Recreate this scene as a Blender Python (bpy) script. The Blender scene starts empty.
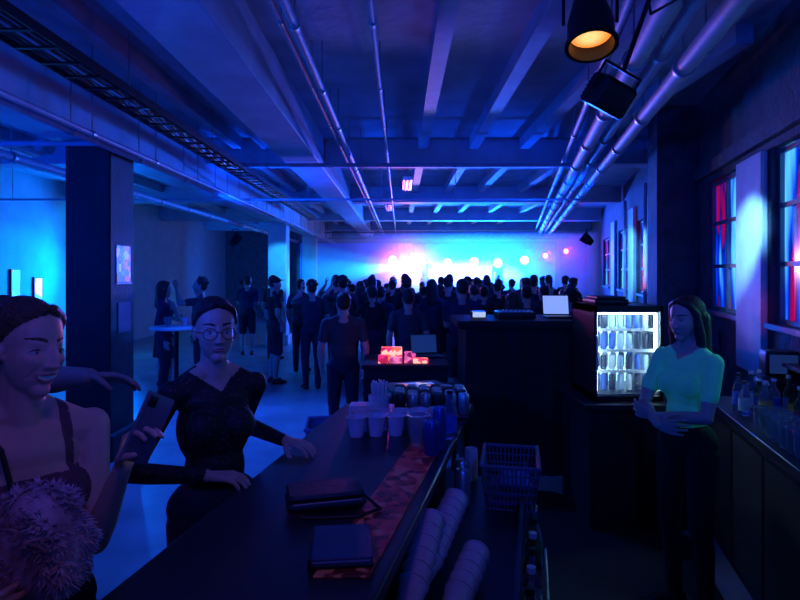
import bpy, bmesh, math, random
import numpy as np
from mathutils import Vector as V, Matrix, Euler
random.seed(7); np.random.seed(7)
scene = bpy.context.scene
COL = scene.collection
try:
    scene.view_settings.view_transform = 'Standard'
except Exception as e:
    print(e)

# ------------------------------------------------------------------ materials
MATS = {}
def mat(name, col=(.5,.5,.5), rough=.6, metal=0., em=None, es=0., var=.15, scale=8., bump=0., trans=0., spec=.5, bscale=None, alpha=1.):
    if name in MATS: return MATS[name]
    m = bpy.data.materials.new(name); m.use_nodes = True
    nt = m.node_tree; b = nt.nodes['Principled BSDF']
    b.inputs['Roughness'].default_value = rough
    b.inputs['Metallic'].default_value = metal
    b.inputs['Specular IOR Level'].default_value = spec
    if trans: b.inputs['Transmission Weight'].default_value = trans
    if alpha < 1: b.inputs['Alpha'].default_value = alpha
    tc = nt.nodes.new('ShaderNodeTexCoord')
    n = nt.nodes.new('ShaderNodeTexNoise'); n.inputs['Scale'].default_value = scale; n.inputs['Detail'].default_value = 5
    nt.links.new(tc.outputs['Object'], n.inputs['Vector'])
    r = nt.nodes.new('ShaderNodeValToRGB')
    r.color_ramp.elements[0].position = .3; r.color_ramp.elements[1].position = .7
    r.color_ramp.elements[0].color = tuple(c*(1-var) for c in col)+(1,)
    r.color_ramp.elements[1].color = tuple(min(1,c*(1+var)) for c in col)+(1,)
    nt.links.new(n.outputs['Fac'], r.inputs['Fac']); nt.links.new(r.outputs['Color'], b.inputs['Base Color'])
    if bump:
        n2 = nt.nodes.new('ShaderNodeTexNoise'); n2.inputs['Scale'].default_value = bscale or scale*4; n2.inputs['Detail'].default_value = 4
        nt.links.new(tc.outputs['Object'], n2.inputs['Vector'])
        bp = nt.nodes.new('ShaderNodeBump'); bp.inputs['Strength'].default_value = bump; bp.inputs['Distance'].default_value = .02
        nt.links.new(n2.outputs['Fac'], bp.inputs['Height']); nt.links.new(bp.outputs['Normal'], b.inputs['Normal'])
    if em:
        b.inputs['Emission Color'].default_value = tuple(em)+(1,); b.inputs['Emission Strength'].default_value = es
    MATS[name] = m
    return m

def glassmat(name, col, rough=.05):
    m = mat(name, col, rough, trans=.85, var=.05)
    m.node_tree.nodes['Principled BSDF'].inputs['IOR'].default_value = 1.25
    return m

# ------------------------------------------------------------------ mesh builder
class B:
    def __init__(s): s.v=[]; s.f=[]; s.m=[]; s.mats=[]
    def mi(s, m):
        if m not in s.mats: s.mats.append(m)
        return s.mats.index(m)
    def add(s, vs, fs, m):
        o=len(s.v); k=s.mi(m); s.v += [tuple(p) for p in vs]
        for f in fs: s.f.append([i+o for i in f]); s.m.append(k)
    def box(s, lo, hi, m, M=None):
        x0,y0,z0=lo; x1,y1,z1=hi
        vs=[V((x,y,z)) for z in (z0,z1) for x,y in ((x0,y0),(x1,y0),(x1,y1),(x0,y1))]
        if M: vs=[M@p for p in vs]
        s.add(vs, [(3,2,1,0),(4,5,6,7),(0,1,5,4),(1,2,6,5),(2,3,7,6),(3,0,4,7)], m)
    def rbox(s, lo, hi, m, r=.01, M=None):   # chamfered box
        x0,y0,z0=lo; x1,y1,z1=hi; vs=[];
        def ring(ix):
            return [(x0+ix,y0),(x1-ix,y0),(x1,y0+ix),(x1,y1-ix),(x1-ix,y1),(x0+ix,y1),(x0,y1-ix),(x0,y0+ix)]
        for z,rr,ins in [(z0,r,1),(z0+r,r,0),(z1-r,r,0),(z1,r,1)]:
            for (x,y) in ring(rr):
                if ins:
                    cx,cy=(x0+x1)/2,(y0+y1)/2
                    x += (r*.7 if x<cx else -r*.7); y += (r*.7 if y<cy else -r*.7)
                vs.append(V((x,y,z)))
        if M: vs=[M@p for p in vs]
        fs=[tuple(range(7,-1,-1)), tuple(range(24,32))]
        for k in range(3):
            for i in range(8):
                j=(i+1)%8; fs.append((k*8+i,k*8+j,k*8+8+j,k*8+8+i))
        s.add(vs,fs,m)
    def cyl(s, a, b, ra, rb, m, seg=16, caps=True):
        a=V(a); b=V(b); d=(b-a).normalized(); u=d.orthogonal().normalized(); w=d.cross(u)
        vs=[]; 
        for p,r in ((a,ra),(b,rb)):
            for i in range(seg):
                t=2*math.pi*i/seg; vs.append(p+(u*math.cos(t)+w*math.sin(t))*r)
        fs=[(i,(i+1)%seg,seg+(i+1)%seg,seg+i) for i in range(seg)]
        if caps: fs += [tuple(range(seg-1,-1,-1)), tuple(range(seg,2*seg))]
        s.add(vs,fs,m)
    def lathe(s, prof, o, m, seg=16, M=None):
        vs=[];n=len(prof)
        for r,z in prof:
            for i in range(seg):
                t=2*math.pi*i/seg; p=V((r*math.cos(t),r*math.sin(t),z))
                if M: p=M@p
                vs.append(p+V(o))
        fs=[]
        for k in range(n-1):
            for i in range(seg):
                j=(i+1)%seg; fs.append((k*seg+i,k*seg+j,(k+1)*seg+j,(k+1)*seg+i))
        if prof[0][0]>1e-4: fs.append(tuple(range(seg-1,-1,-1)))
        if prof[-1][0]>1e-4 : fs.append(tuple(range((n-1)*seg,n*seg)))
        s.add(vs,fs,m)
    def sph(s, c, r, m, seg=14, rings=9, M=None):
        if not hasattr(r,'__len__'): r=(r,r,r)
        vs=[]
        for k in range(rings+1):
            ph=-math.pi/2+math.pi*k/rings
            for i in range(seg):
                t=2*math.pi*i/seg
                p=V((r[0]*math.cos(ph)*math.cos(t), r[1]*math.cos(ph)*math.sin(t), r[2]*math.sin(ph)))
                if M: p=M@p
                vs.append(p+V(c))
        fs=[(k*seg+i,k*seg+(i+1)%seg,(k+1)*seg+(i+1)%seg,(k+1)*seg+i) for k in range(rings) for i in range(seg)]
        s.add(vs,fs,m)
    def tube(s, pts, r, m, seg=8):
        pts=[V(p) for p in pts]
        for i in range(len(pts)-1):
            s.cyl(pts[i],pts[i+1],r,r,m,seg)
        for p in pts[1:-1]: s.sph(p,r*1.02,m,seg,5)
    def torus(s, c, R, r, m, M=None, seg=20, sq=1., z=1.):
        vs=[];n=6
        for i in range(seg):
            t=2*math.pi*i/seg
            for j in range(n):
                q=2*math.pi*j/n
                p=V(((R+r*math.cos(q))*math.cos(t),(R+r*math.cos(q))*math.sin(t)*sq,r*math.sin(q)*z))
                if M: p=M@p
                vs.append(p+V(c))
        fs=[(i*n+j,((i+1)%seg)*n+j,((i+1)%seg)*n+(j+1)%n,i*n+(j+1)%n) for i in range(seg) for j in range(n)]
        s.add(vs,fs,m)
    def build(s, name, parent=None, smooth=True, ang=35, bevel=0):
        me=bpy.data.meshes.new(name); me.from_pydata(s.v,[],s.f)
        for m in s.mats: me.materials.append(m)
        me.polygons.foreach_set('material_index', s.m)
        if smooth:
            me.polygons.foreach_set('use_smooth',[True]*len(me.polygons))
            me.set_sharp_from_angle(angle=math.radians(ang))
        me.update()
        o=bpy.data.objects.new(name,me); COL.objects.link(o)
        if parent: o.parent=parent
        if bevel:
            bv=o.modifiers.new('bevel','BEVEL'); bv.width=bevel; bv.segments=2; bv.limit_method='ANGLE'
        return o

def TR(loc, rz=0, rx=0, ry=0):
    return Matrix.Translation(V(loc))@Euler((rx,ry,rz)).to_matrix().to_4x4()

# ------------------------------------------------------------------ palette
concrete = mat('concrete_ceiling',(.40,.42,.47),.75,var=.25,scale=2.5,bump=.25)
beam_m   = mat('painted_beam',(.44,.46,.52),.6,var=.15,scale=3,bump=.15)
floor_m  = mat('polished_concrete_floor',(.30,.30,.33),.38,var=.3,scale=1.8,bump=.05)
wall_m   = mat('white_plaster',(.5,.5,.52),.8,var=.1,scale=3,bump=.1)
darkwall = mat('dark_brick',(.07,.07,.09),.8,var=.4,scale=6,bump=.5)
farwall  = mat('stage_dark_wall',(.12,.12,.14),.8,var=.3)
blackp   = mat('black_plastic',(.012,.012,.014),.4,var=.2)
blackm   = mat('black_metal',(.02,.02,.022),.35,metal=.7,var=.2)
column_d = mat('black_painted_column',(.02,.018,.022),.7,var=.4,scale=5,bump=.3)
pipe_m   = mat('painted_pipe',(.36,.37,.44),.55,var=.15,scale=6,bump=.1)
steel    = mat('galvanised_steel',(.4,.4,.42),.45,metal=.9,var=.15)
barwood  = mat('varnished_bar_top',(.028,.024,.03),.34,var=.4,scale=3,bump=.04)
barside  = mat('dark_bar_panel',(.008,.007,.010),.75,var=.3)
shelfm   = mat('steel_worktop',(.04,.04,.05),.4,metal=.5,var=.2)
cup_m    = mat('plastic_cup',(.72,.52,.58),.35,var=.08)
clearp   = glassmat('clear_plastic',(.7,.75,.85),.12)
glass_b  = glassmat('bottle_glass',(.25,.4,.7),.05)
glass_g  = glassmat('green_glass',(.15,.4,.25),.05)
glass_br = glassmat('amber_glass',(.45,.2,.08),.05)
white_p  = mat('white_plastic',(.75,.75,.78),.4,var=.05)
alu      = mat('aluminium_can',(.5,.5,.55),.35,metal=.8,var=.1)
screen_b = mat('screen_glow',(.05,.05,.08),.3,em=(.22,.34,.9),es=1.1)
leather  = mat('black_leather',(.010,.010,.012),.45,var=.3,scale=30,bump=.08,bscale=60)

# ------------------------------------------------------------------ camera
cam=bpy.data.cameras.new('camera'); co=bpy.data.objects.new('camera',cam); COL.objects.link(co)
cam.sensor_width=36; cam.lens=26; cam.shift_y=-.035; cam.clip_start=.05
co.location=(0,0,1.8); co.rotation_euler=(math.radians(90),0,0); scene.camera=co

# ------------------------------------------------------------------ room shell
b=B(); b.box((-7.2,-3,-.1),(8.2,23.4,0),floor_m); b.build('floor')
b=B(); b.box((-7.2,-3,3.65),(8.2,23.4,3.8),concrete); b.build('ceiling')
b=B(); b.box((-7.2,-3,0),(-7.0,23.2,3.65),wall_m); b.build('wall_left')
b=B(); b.box((-7.2,23.2,0),(8.2,23.4,3.65),farwall); b.build('wall_far')
b=B(); b.box((-7.2,-3.2,0),(2.2,-3.0,3.65),darkwall); b.build('wall_back')
ux,uy=.2425,.9701
WM=Matrix(((ux,-uy,0,1.69),(uy,ux,0,0),(0,0,1,0),(0,0,0,1)))
def wb(bb,s0,s1,d0,d1,z0,z1,m): bb.box((s0,d0,z0),(s1,d1,z1),m,WM)
SY=lambda y:(y)/.9701
wins=[(SY(2.0),SY(2.9)),(SY(3.15),SY(4.3)),(SY(5.0),SY(6.0)),(SY(9.25),SY(10.5)),(SY(11.6),SY(13.2)),(SY(15),SY(16.6))]
WZ0,WZ1=1.42,2.72
b=B(); prev=SY(-3.4)
for w0,w1 in wins:
    wb(b,prev,w0,-.35,0,0,3.65,darkwall)
    wb(b,w0,w1,-.35,0,0,WZ0,darkwall); wb(b,w0,w1,-.35,0,WZ1,3.65,darkwall)
    prev=w1
wb(b,prev,24.2,-.35,0,0,3.65,darkwall)
b.build('wall_right')
def pane_mat(name,s):
    m=bpy.data.materials.new(name); m.use_nodes=True; nt=m.node_tree; bs=nt.nodes['Principled BSDF']
    bs.inputs['Base Color'].default_value=(.01,.015,.05,1); bs.inputs['Roughness'].default_value=.15
    tc=nt.nodes.new('ShaderNodeTexCoord'); mp=nt.nodes.new('ShaderNodeMapping'); mp.inputs['Scale'].default_value=(2.2,2.2,.45)
    nz=nt.nodes.new('ShaderNodeTexNoise'); nz.inputs['Scale'].default_value=1.6; nt.links.new(tc.outputs['Object'],mp.inputs[0]); nt.links.new(mp.outputs[0],nz.inputs['Vector'])
    r=nt.nodes.new('ShaderNodeValToRGB'); e=r.color_ramp.elements; e[0].position=.40; e[0].color=(.25,.0,.05,1); e[1].position=.66; e[1].color=(.08,.5,1,1)
    x=e.new(.44); x.color=(.0,.003,.10,1)
    x=e.new(.53); x.color=(.0,.03,.6,1)
    nt.links.new(nz.outputs['Fac'],r.inputs[0]); nt.links.new(r.outputs[0],bs.inputs['Emission Color']); bs.inputs['Emission Strength'].default_value=s
    return m
pane=pane_mat('painted_glow_pane',1.5)  # blue glow and red streaks painted into the pane emission
frame=mat('window_frame_paint',(.15,.15,.2),.5)
for i,(w0,w1) in enumerate(wins):
    b=B()
    wb(b,w0,w1,-.09,-.07,WZ0,WZ1,pane)
    for a,c in ((w0,w0+.05),(w1-.05,w1),((w0+w1)/2-.015,(w0+w1)/2+.015)): wb(b,a,c,-.07,-.04,WZ0,WZ1,frame)
    for z in (WZ0,WZ0+.42,WZ0+.85,WZ1-.05): wb(b,w0,w1,-.068,-.045,z,z+.035,frame)
    wb(b,w0-.04,w1+.04,-.06,.04,WZ0-.04,WZ0-.002,frame)
    b.build('window_%d'%(i+1))
pier=mat('white_painted_pier',(.6,.6,.65),.6,var=.1)
k=1
for y0,y1,dd in ((4.36,4.94,.05),(8.95,9.2,.06),(10.6,11.3,.06),(13.5,14.2,.06)):
    b=B(); wb(b,SY(y0),SY(y1),.001,dd,1.0 if y0<5 else 0,2.72 if y0<5 else 3.0,pier); b.build('trim_%d'%k,bevel=.008); k+=1
b=B(); wb(b,SY(6.35),SY(6.95),.001,.42,0,3.64,darkwall); b.build('trim_%d'%k,bevel=.01); k+=1
b=B(); wb(b,SY(2),SY(6.3),.001,.06,2.78,2.9,darkwall); b.build('trim_%d'%k); k+=1
b=B(); 
for s_ in (9.35,11.7): b.cyl(WM@V((s_,.10,0)),WM@V((s_,.10,3.2)),.03,.03,pipe_m)
b.build('heating_riser_pipe')

# ------------------------------------------------------------------ ceiling structure
b=B(); b.box((-1.50,-2.9,3.22),(-1.05,23,3.648),beam_m); b.build('ceiling_girder',bevel=.012)
b=B(); b.box((-3.25,-2.9,3.02),(-2.70,23,3.648),beam_m); b.build('ceiling_girder',bevel=.012)
for y in (8.0,12.4,16.8,20.8):
    b=B(); b.box((-6.99,y,3.30),(-3.26,y+.35,3.648),beam_m); b.box((-2.69,y,3.30),(-1.51,y+.35,3.648),beam_m); b.box((-1.04,y,3.30),(1.66+.25*y,y+.35,3.648),beam_m)
    b.build('ceiling_cross_beam',bevel=.01)
b=B()
for x in (.25,.95,1.65,2.5,3.4):
    b.box((x,max(-2.9,(x-1.5)/.25+.3),3.5),(x+.13,22,3.648),beam_m)
b.build('ceiling_joist')
b=B()
for x in (-2.3,-1.9,-4.2,-5.2,-6.2): b.box((x,-2.9,3.5),(x+.12,22,3.648),beam_m)
b.build('ceiling_joist')
def pipe(name,pts,r,m=pipe_m,cl=1.2):
    b=B(); b.tube(pts,r,m,12)
    p0=V(pts[0]);p1=V(pts[-1]);L=(p1-p0).length;d=(p1-p0)/L
    t=.6
    while t<L-.3:
        c=p0+d*t; b.cyl(c-d*.02,c+d*.02,r*1.25,r*1.25,steel,12); b.cyl(c,(c.x,c.y,3.64),.006,.006,steel,6); t+=cl
    return b.build(name)
pipe('conduit_pipe',[(-.62,-2,3.25),(-.62,22,3.25)],.028)
pipe('conduit_pipe',[(-.70,-2,3.27),(-.70,22,3.27)],.016)
pipe('conduit_pipe',[(-.16,-2,3.26),(-.16,22,3.26)],.018)
pipe('conduit_pipe',[(-2.62,-2,2.94),(-2.62,22,2.94)],.045)
pipe('conduit_pipe',[(-2.45,-2,2.90),(-2.45,22,2.90)],.022)
pipe('conduit_pipe',[(-3.9,-2,2.95),(-3.9,22,2.95)],.05)
pipe('conduit_pipe',[(-6.9,5.3,2.98),(-2.65,5.3,2.98)],.025)
pipe('conduit_pipe',[(-2.3,7.4,3.17),(2.2,7.4,3.17)],.025)
pipe('conduit_pipe',[(-6.9,9.4,2.98),(3.2,9.4,2.98)],.018)
for i,(dx,z,r) in enumerate(((0,3.12,.062),(.17,3.16,.045),(.31,3.08,.055),(.45,3.2,.035),(-.14,3.22,.03))):
    pipe('ceiling_pipe',[(.62+dx,-.5,z),(.62+dx+.205*19.8,19.3,z)],r)
b=B()
for x in (-2.25,-1.98): b.box((x,-2,3.1),(x+.012,14,3.16),blackm)
for i in range(64): b.box((-2.24,-1.9+i*.25,3.1),(-1.97,-1.87+i*.25,3.112),blackm)
for i in range(8): b.cyl((-2.11,-1.5+i*2,3.1),(-2.11,-1.5+i*2,3.64),.006,.006,steel,6)
for x in (-2.19,-2.15,-2.08,-2.03): b.cyl((x,-2,3.125),(x,14,3.125),.012,.012,blackp,8)
b.build('cable_tray')
for x,y in ((.05,9.8),(-.35,13.5),(-5,6.6)):
    b=B(); b.box((x,y,3.36),(x+.16,y+1.2,3.42),white_p); b.cyl((x+.05,y+.05,3.345),(x+.05,y+1.15,3.345),.014,.014,white_p,10); b.cyl((x+.11,y+.05,3.345),(x+.11,y+1.15,3.345),.014,.014,white_p,10)
    for yy in (y+.2,y+1): b.cyl((x+.08,yy,3.42),(x+.08,yy,3.64),.006,.006,steel,6)
    b.build('fluorescent_light')

# ------------------------------------------------------------------ columns
def column(x0,y0,x1,y1,m,base=.05):
    b=B(); b.box((x0,y0,0),(x1,y1,3.018),m); b.box((x0-base,y0-base,0),(x1+base,y1+base,.25),m)
    return b.build('concrete_column',bevel=.015)
column(-3.19,5.5,-2.76,6.0,column_d)
wcol=mat('white_column_paint',(.6,.6,.62),.6,var=.1)
column(-3.25,14.2,-2.80,14.65,wcol)
column(-3.25,19.2,-2.80,19.65,wcol)
column(-3.19,-1.5,-2.76,-1.0,column_d)
def poster_mat(name,cols,scale,es):
    m=bpy.data.materials.new(name); m.use_nodes=True; nt=m.node_tree; bs=nt.nodes['Principled BSDF']
    tc=nt.nodes.new('ShaderNodeTexCoord'); vo=nt.nodes.new('ShaderNodeTexVoronoi'); vo.inputs['Scale'].default_value=scale
    nt.links.new(tc.outputs['Object'],vo.inputs['Vector'])
    rp=nt.nodes.new('ShaderNodeValToRGB'); rp.color_ramp.interpolation='CONSTANT'
    while len(rp.color_ramp.elements)<len(cols): rp.color_ramp.elements.new(.5)
    for i,c in enumerate(cols): rp.color_ramp.elements[i].position=i/len(cols); rp.color_ramp.elements[i].color=tuple(c)+(1,)
    sp=nt.nodes.new('ShaderNodeSeparateColor'); nt.links.new(vo.outputs['Color'],sp.inputs[0]); nt.links.new(sp.outputs[0],rp.inputs['Fac'])
    nt.links.new(rp.outputs['Color'],bs.inputs['Base Color'])
    if es: nt.links.new(rp.outputs['Color'],bs.inputs['Emission Color']); bs.inputs['Emission Strength'].default_value=es
    bs.inputs['Roughness'].default_value=.4
    return m
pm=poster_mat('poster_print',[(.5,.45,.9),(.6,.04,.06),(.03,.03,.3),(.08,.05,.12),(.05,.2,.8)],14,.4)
b=B(); b.box((-2.759,5.62,1.70),(-2.752,5.90,2.06),pm); b.box((-2.7515,5.60,1.68),(-2.750,5.92,1.695),blackp); b.build('poster')
b=B(); b.box((-2.759,5.65,1.2),(-2.752,5.9,1.5),mat('paper_dim',(.14,.10,.16),.7)); b.build('poster')
pm2=poster_mat('lit_picture',[(.05,.2,1.),(.5,.05,.5),(.1,.5,1.),(.9,.2,.7)],3,1.6)
for y,z0,z1,w_ in ((10.35,1.25,1.85,.25),(11.0,1.25,1.7,.25)):
    b=B(); b.box((-6.999,y,z0),(-6.96,y+w_,z1),blackp); b.box((-6.96,y+.02,z0+.02),(-6.955,y+w_-.02,z1-.02),pm2); b.build('wall_screen')

# ------------------------------------------------------------------ bar counter (runs ~14 deg)
def barpoly(z0,z1,pts,m,bb):
    n=len(pts); vs=[V((x,y,z0)) for x,y in pts]+[V((x,y,z1)) for x,y in pts]
    bb.add(vs,[tuple(range(n-1,-1,-1)),tuple(range(n,2*n))]+[(i,(i+1)%n,n+(i+1)%n,n+i) for i in range(n)],m)
b=B()
top=[(-.70,.95),(-.12,.95),(.39,3.08),(-.29,3.08)]
barpoly(1.06,1.10,top,barwood,b)
barpoly(0.0,1.06,[(-.56,1.0),(-.24,1.0),(.24,3.02),(-.20,3.02)],barside,b)
for t in (0,.2,.4,.6,.8,1): 
    x=-.56+.36*t; y=1.0+2.02*t; b.box((x-.02,y-.03,0),(x+.004,y+.03,1.05),barside)
b.build('bar_counter',bevel=.008)
rm=poster_mat('bar_mat_print',[(.16,.01,.03),(.22,.02,.05),(.04,.005,.015),(.24,.06,.10),(.09,.01,.03)],38,.10)
b=B(); barpoly(1.1005,1.106,[(-.20,1.32),(-.07,1.32),(.175,2.36),(.045,2.36)],rm,b); b.build('bar_mat',bevel=.002)
shade_sheet_m=mat('floor_shade_sheet',(.006,.006,.007),.85,bump=.4,bscale=30)  # added dark sheet, stands for deep shade on the service floor
b=B(); barpoly(.001,.014,[(-.10,.6),(1.15,.6),(1.95,3.9),(1.25,4.7),(.35,4.9),(.62,3.1)],shade_sheet_m,b); b.build('floor_shade_sheet')

b=B()
barpoly(.80,.83,[(-.05,1.3),(.26,1.3),(.60,2.75),(.28,2.75)],shelfm,b)
barpoly(.30,.32,[(-.05,1.3),(.26,1.3),(.60,2.75),(.28,2.75)],shelfm,b)
for x,y in ((.22,1.34),(.56,2.70),(.01,1.34),(.31,2.70)): b.cyl((x,y,0.014),(x,y,.8),.018,.018,steel,10)
barpoly(.83,.90,[(.245,1.3),(.26,1.3),(.60,2.75),(.585,2.75)],shelfm,b)
b.build('underbar_workbench')

def cup(bb,o,m,h=.11,r0=.028,r1=.042,M=None,t=.002):
    bb.lathe([(0,0.),(r0,0),(r1,h),(r1+.003,h),(r1+.003,h-.004),(r1,h-.006),(r1-t,h-.001),(r0-t,.004),(0,.004)],o,m,18,M)
def bottle(bb,o,m,h=.28,r=.037,lab=None,M=None,capm=None):
    bb.lathe([(0,0),(r*.95,0),(r,.01),(r,h*.58),(r*.8,h*.68),(r*.38,h*.78),(r*.34,h*.95),(r*.4,h*.96),(r*.4,h),(0,h)],o,m,16,M)
    if lab: bb.lathe([(r*1.01,h*.15),(r*1.015,h*.16),(r*1.015,h*.48),(r*1.01,h*.49)],o,lab,16,M)
    if capm: bb.lathe([(r*.42,h*.94),(r*.43,h*1.005),(0,h*1.01)],o,capm,10,M)
def can(bb,o,m,h=.125,r=.032,lid=None):
    bb.lathe([(0,.004),(r*.78,0),(r,.01),(r,h-.012),(r*.82,h),(r*.78,h-.003),(0,h-.003)],o,m,16)
labs=[mat('label_white',(.6,.6,.6),.5),mat('label_red',(.4,.04,.05),.5),mat('label_blue',(.04,.1,.5),.5),mat('label_gold',(.5,.35,.08),.4)]
Z=1.101
b=B()
for i in range(5): cup(b,(-.185+i*.083,2.46+i*.012,Z),cup_m if i not in(3,) else clearp,.085)
for i in range(5): cup(b,(-.165+i*.083,2.55+i*.012,Z),cup_m,.085)
b.build('plastic_cup_row')
b=B(); cup(b,(.075,2.31,Z),clearp,.13,.032,.043); b.build('drinking_glass')
b=B(); can(b,(.155,2.28,Z),mat('blue_can_paint',(.03,.08,.35),.3,metal=.5),.168,.028); b.build('energy_drink_can')
b=B(); can(b,(.12,2.20,Z),mat('blue_can_paint'),.135,.03); b.build('energy_drink_can')
b=B(); bottle(b,(.21,2.43,Z),glass_b,.20,.03,labs[2],None,blackp); b.build('syrup_bottle')
b=B(); b.rbox((-.03,2.74,Z),(.33,3.03,Z+.015),blackp,.006)
for i in range(6):
    for j in range(4):
        can(b,(0.0+i*.061,2.775+j*.07,Z+.016),alu if (i+j)%3 else blackp,.10,.028)
b.build('beverage_can_tray')
b=B()
b.lathe([(0,0),(.045,0),(.05,.09),(.052,.09),(.047,.004),(0,.004)],(-.105,2.86,Z),white_p,18)
for i in range(34):
    a=random.random()*6.28; r=random.random()*.038; q=.02*random.random()
    x,y=-.105+r*math.cos(a),2.86+r*math.sin(a)
    b.cyl((x,y,Z+.006),(x+q*math.cos(a),y+q*math.sin(a),Z+.145+random.random()*.02),.0042,.0042,white_p,6)
b.build('straw_holder')
b=B(); b.rbox((-.24,2.68,Z),(-.09,2.78,Z+.07),cup_m,.006); b.rbox((-.235,2.685,Z+.07),(-.095,2.775,Z+.076),white_p,.002); b.build('napkin_stack')
M=TR((-.225,1.73,Z+.006),.25)
b=B(); b.rbox((-.115,-.065,0),(.115,.065,.03),leather,.012,M); b.rbox((-.112,-.062,.031),(.112,.066,.05),leather,.009,M)
b.tube([M@V((-.1,-.07,.03)),M@V((.1,-.07,.03))],.0022,steel,6)
b.tube([M@V((.11,-.03,.03)),M@V((.15,-.09,.006)),M@V((.08,-.13,.006)),M@V((.0,-.12,.006)),M@V((-.08,-.10,.006))],.005,leather,6)
b.build('leather_clutch_purse')
M=TR((-.145,1.435,Z+.006),.10)
bluel=mat('blue_sheen_cover',(.02,.04,.12),.35,var=.2,bump=.05)  # black cover with its blue sheen painted into the colour
b=B(); b.rbox((-.075,-.09,0),(.075,.09,.012),leather,.004,M); b.rbox((-.072,-.086,.012),(.070,.086,.02),cup_m,.003,M); b.rbox((-.075,-.09,.02),(.075,.09,.027),bluel,.004,M)
b.box((-.078,-.09,.0),(-.07,.09,.027),leather,M)
b.build('bill_folder')
for (p,e,n) in (((.05,1.66,.90),(.17,1.95,.99),8),((.01,1.50,.90),(.085,1.76,1.00),6),((.13,1.55,.87),(.22,1.78,.90),5)):
    b=B(); p=V(p);e=V(e); d=(e-p).normalized(); R=d.to_track_quat('Z','Y').to_matrix()
    for i in range(n): cup(b,p+d*(i*(e-p).length/n),cup_m,.11,.028,.042,R)
    b.build('plastic_cup_stack')
crate=mat('crate_plastic',(.10,.12,.20),.4,var=.1)
def basket(name,c,w,l,h,m,rz=0,taper=.82,n=7):
    b=B(); M=TR(c,rz)
    def P(u,v,t): k=taper+(1-taper)*t; return M@V((u*w/2*k,v*l/2*k,h*t))
    for t in (0,.2,.4,.6,.8,1):
        q=[P(-1,-1,t),P(1,-1,t),P(1,1,t),P(-1,1,t),P(-1,-1,t)]
        b.tube(q,.009 if t==1 else .004,m,6)
    for i in range(n+1):
        u=-1+2*i/n
        for a,c2 in ((P(u,-1,0),P(u,-1,1)),(P(u,1,0),P(u,1,1)),(P(-1,u,0),P(-1,u,1)),(P(1,u,0),P(1,u,1)),(P(u,-1,0),P(u,1,0))):
            b.tube([a,c2],.0035,m,6)
    return b.build(name)
basket('wire_basket',(.47,2.46,.835),.23,.30,.18,crate,-.2,n=13)
b=B(); M=TR((.47,2.46,.841),-.2)
for i in range(5): b.rbox((-.08+.01*i,-.1,.002+i*.018),(.04+.01*i,.09,.016+i*.018),blackp if i%2 else labs[2],.004,M)
b.build('bar_towel_pile')
b=B()
for i,(x,y) in enumerate(((.33,2.69),(.27,2.52),(.26,2.40))): can(b,(x,y,.831),alu if i else labs[0],.15,.033)
b.build('steel_shaker_set')
b=B()
barpoly(.50,.515,[(.27,1.5),(.40,1.5),(.63,2.5),(.50,2.5)],shelfm,b)
for (xa,ya),(xb,yb) in ((((.27,1.5),(.50,2.5))),(((.40,1.5),(.63,2.5)))):
    b.tube([(xa,ya,.60),(xb,yb,.60)],.006,steel); 
for x,y in ((.27,1.5),(.40,1.5),(.63,2.5),(.50,2.5)): b.tube([(x,y,.505),(x,y,.60)],.006,steel)
b.tube([(.27,1.5,.51),(.245,1.5,.7)],.008,steel); b.tube([(.50,2.5,.51),(.52,2.5,.7)],.008,steel)
b.build('speed_rail')
for i in range(8):
    t=i/7.; b=B(); bottle(b,(.343+.22*t,1.55+.88*t,.516),[glass_b,glass_br,glass_g,clearp][i%4],.30,.036,labs[i%4],None,[blackp,white_p][i%2]); b.build('liquor_bottle')
binm=mat('bin_plastic',(.10,.16,.35),.45)
b=B(); M=TR((-.42,3.55,0),.1)
b.add([M@V(p) for p in ((-.11,-.11,0),(.11,-.11,0),(.11,.11,0),(-.11,.11,0),(-.15,-.15,.86),(.15,-.15,.86),(.15,.15,.86),(-.15,.15,.86),(-.14,-.14,.86),(.14,-.14,.86),(.14,.14,.86),(-.14,.14,.86),(-.1,-.1,.05),(.1,-.1,.05),(.1,.1,.05),(-.1,.1,.05))],
      [(3,2,1,0),(0,1,5,4),(1,2,6,5),(2,3,7,6),(3,0,4,7),(4,5,9,8),(5,6,10,9),(6,7,11,10),(7,4,8,11),(9,8,12,13),(10,9,13,14),(11,10,14,15),(8,11,15,12),(12,15,14,13)],binm)
b.tube([M@V(p) for p in ((-.15,-.15,.87),(.15,-.15,.87),(.15,.15,.87),(-.15,.15,.87),(-.15,-.15,.87))],.012,binm)
b.rbox((-.12,-.12,.6),(.12,.12,.82),mat('bin_liner',(.12,.12,.2),.4,bump=.6),.05,M)
b.build('trash_bin')
b=B(); b.rbox((-.15,3.45,.93),(.45,4.35,.97),barside,.008)
for x,y in ((-.1,3.5),(.4,3.5),(-.1,4.3),(.4,4.3)): b.cyl((x,y,0),(x,y,.93),.022,.022,blackm,10)
b.box((-.12,3.48,.3),(.42,4.32,.33),barside); b.build('side_table')
cm2=poster_mat('case_label_glow_print',[(.9,.25,.3),(.05,.02,.05),(.2,.3,.9),(.05,.02,.05),(.9,.7,.8)],16,.6)  # label colours emit, light on the case painted in
M=TR((.10,3.85,.971),.35,0,0)
b=B(); b.rbox((-.22,-.16,0),(.22,.16,.06),blackp,.015,M); b.rbox((-.2,-.14,.06),(.2,.14,.075),blackp,.004,M); b.box((-.1,-.06,.0755),(.14,.08,.077),cm2,M); b.tube([M@V((-.06,-.17,.03)),M@V((-.05,-.20,.03)),M@V((.05,-.20,.03)),M@V((.06,-.17,.03))],.006,blackp); b.build('equipment_case')
b=B(); b.rbox((-.35,5.2,.92),(.45,5.9,.96),barside,.008); 
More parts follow.
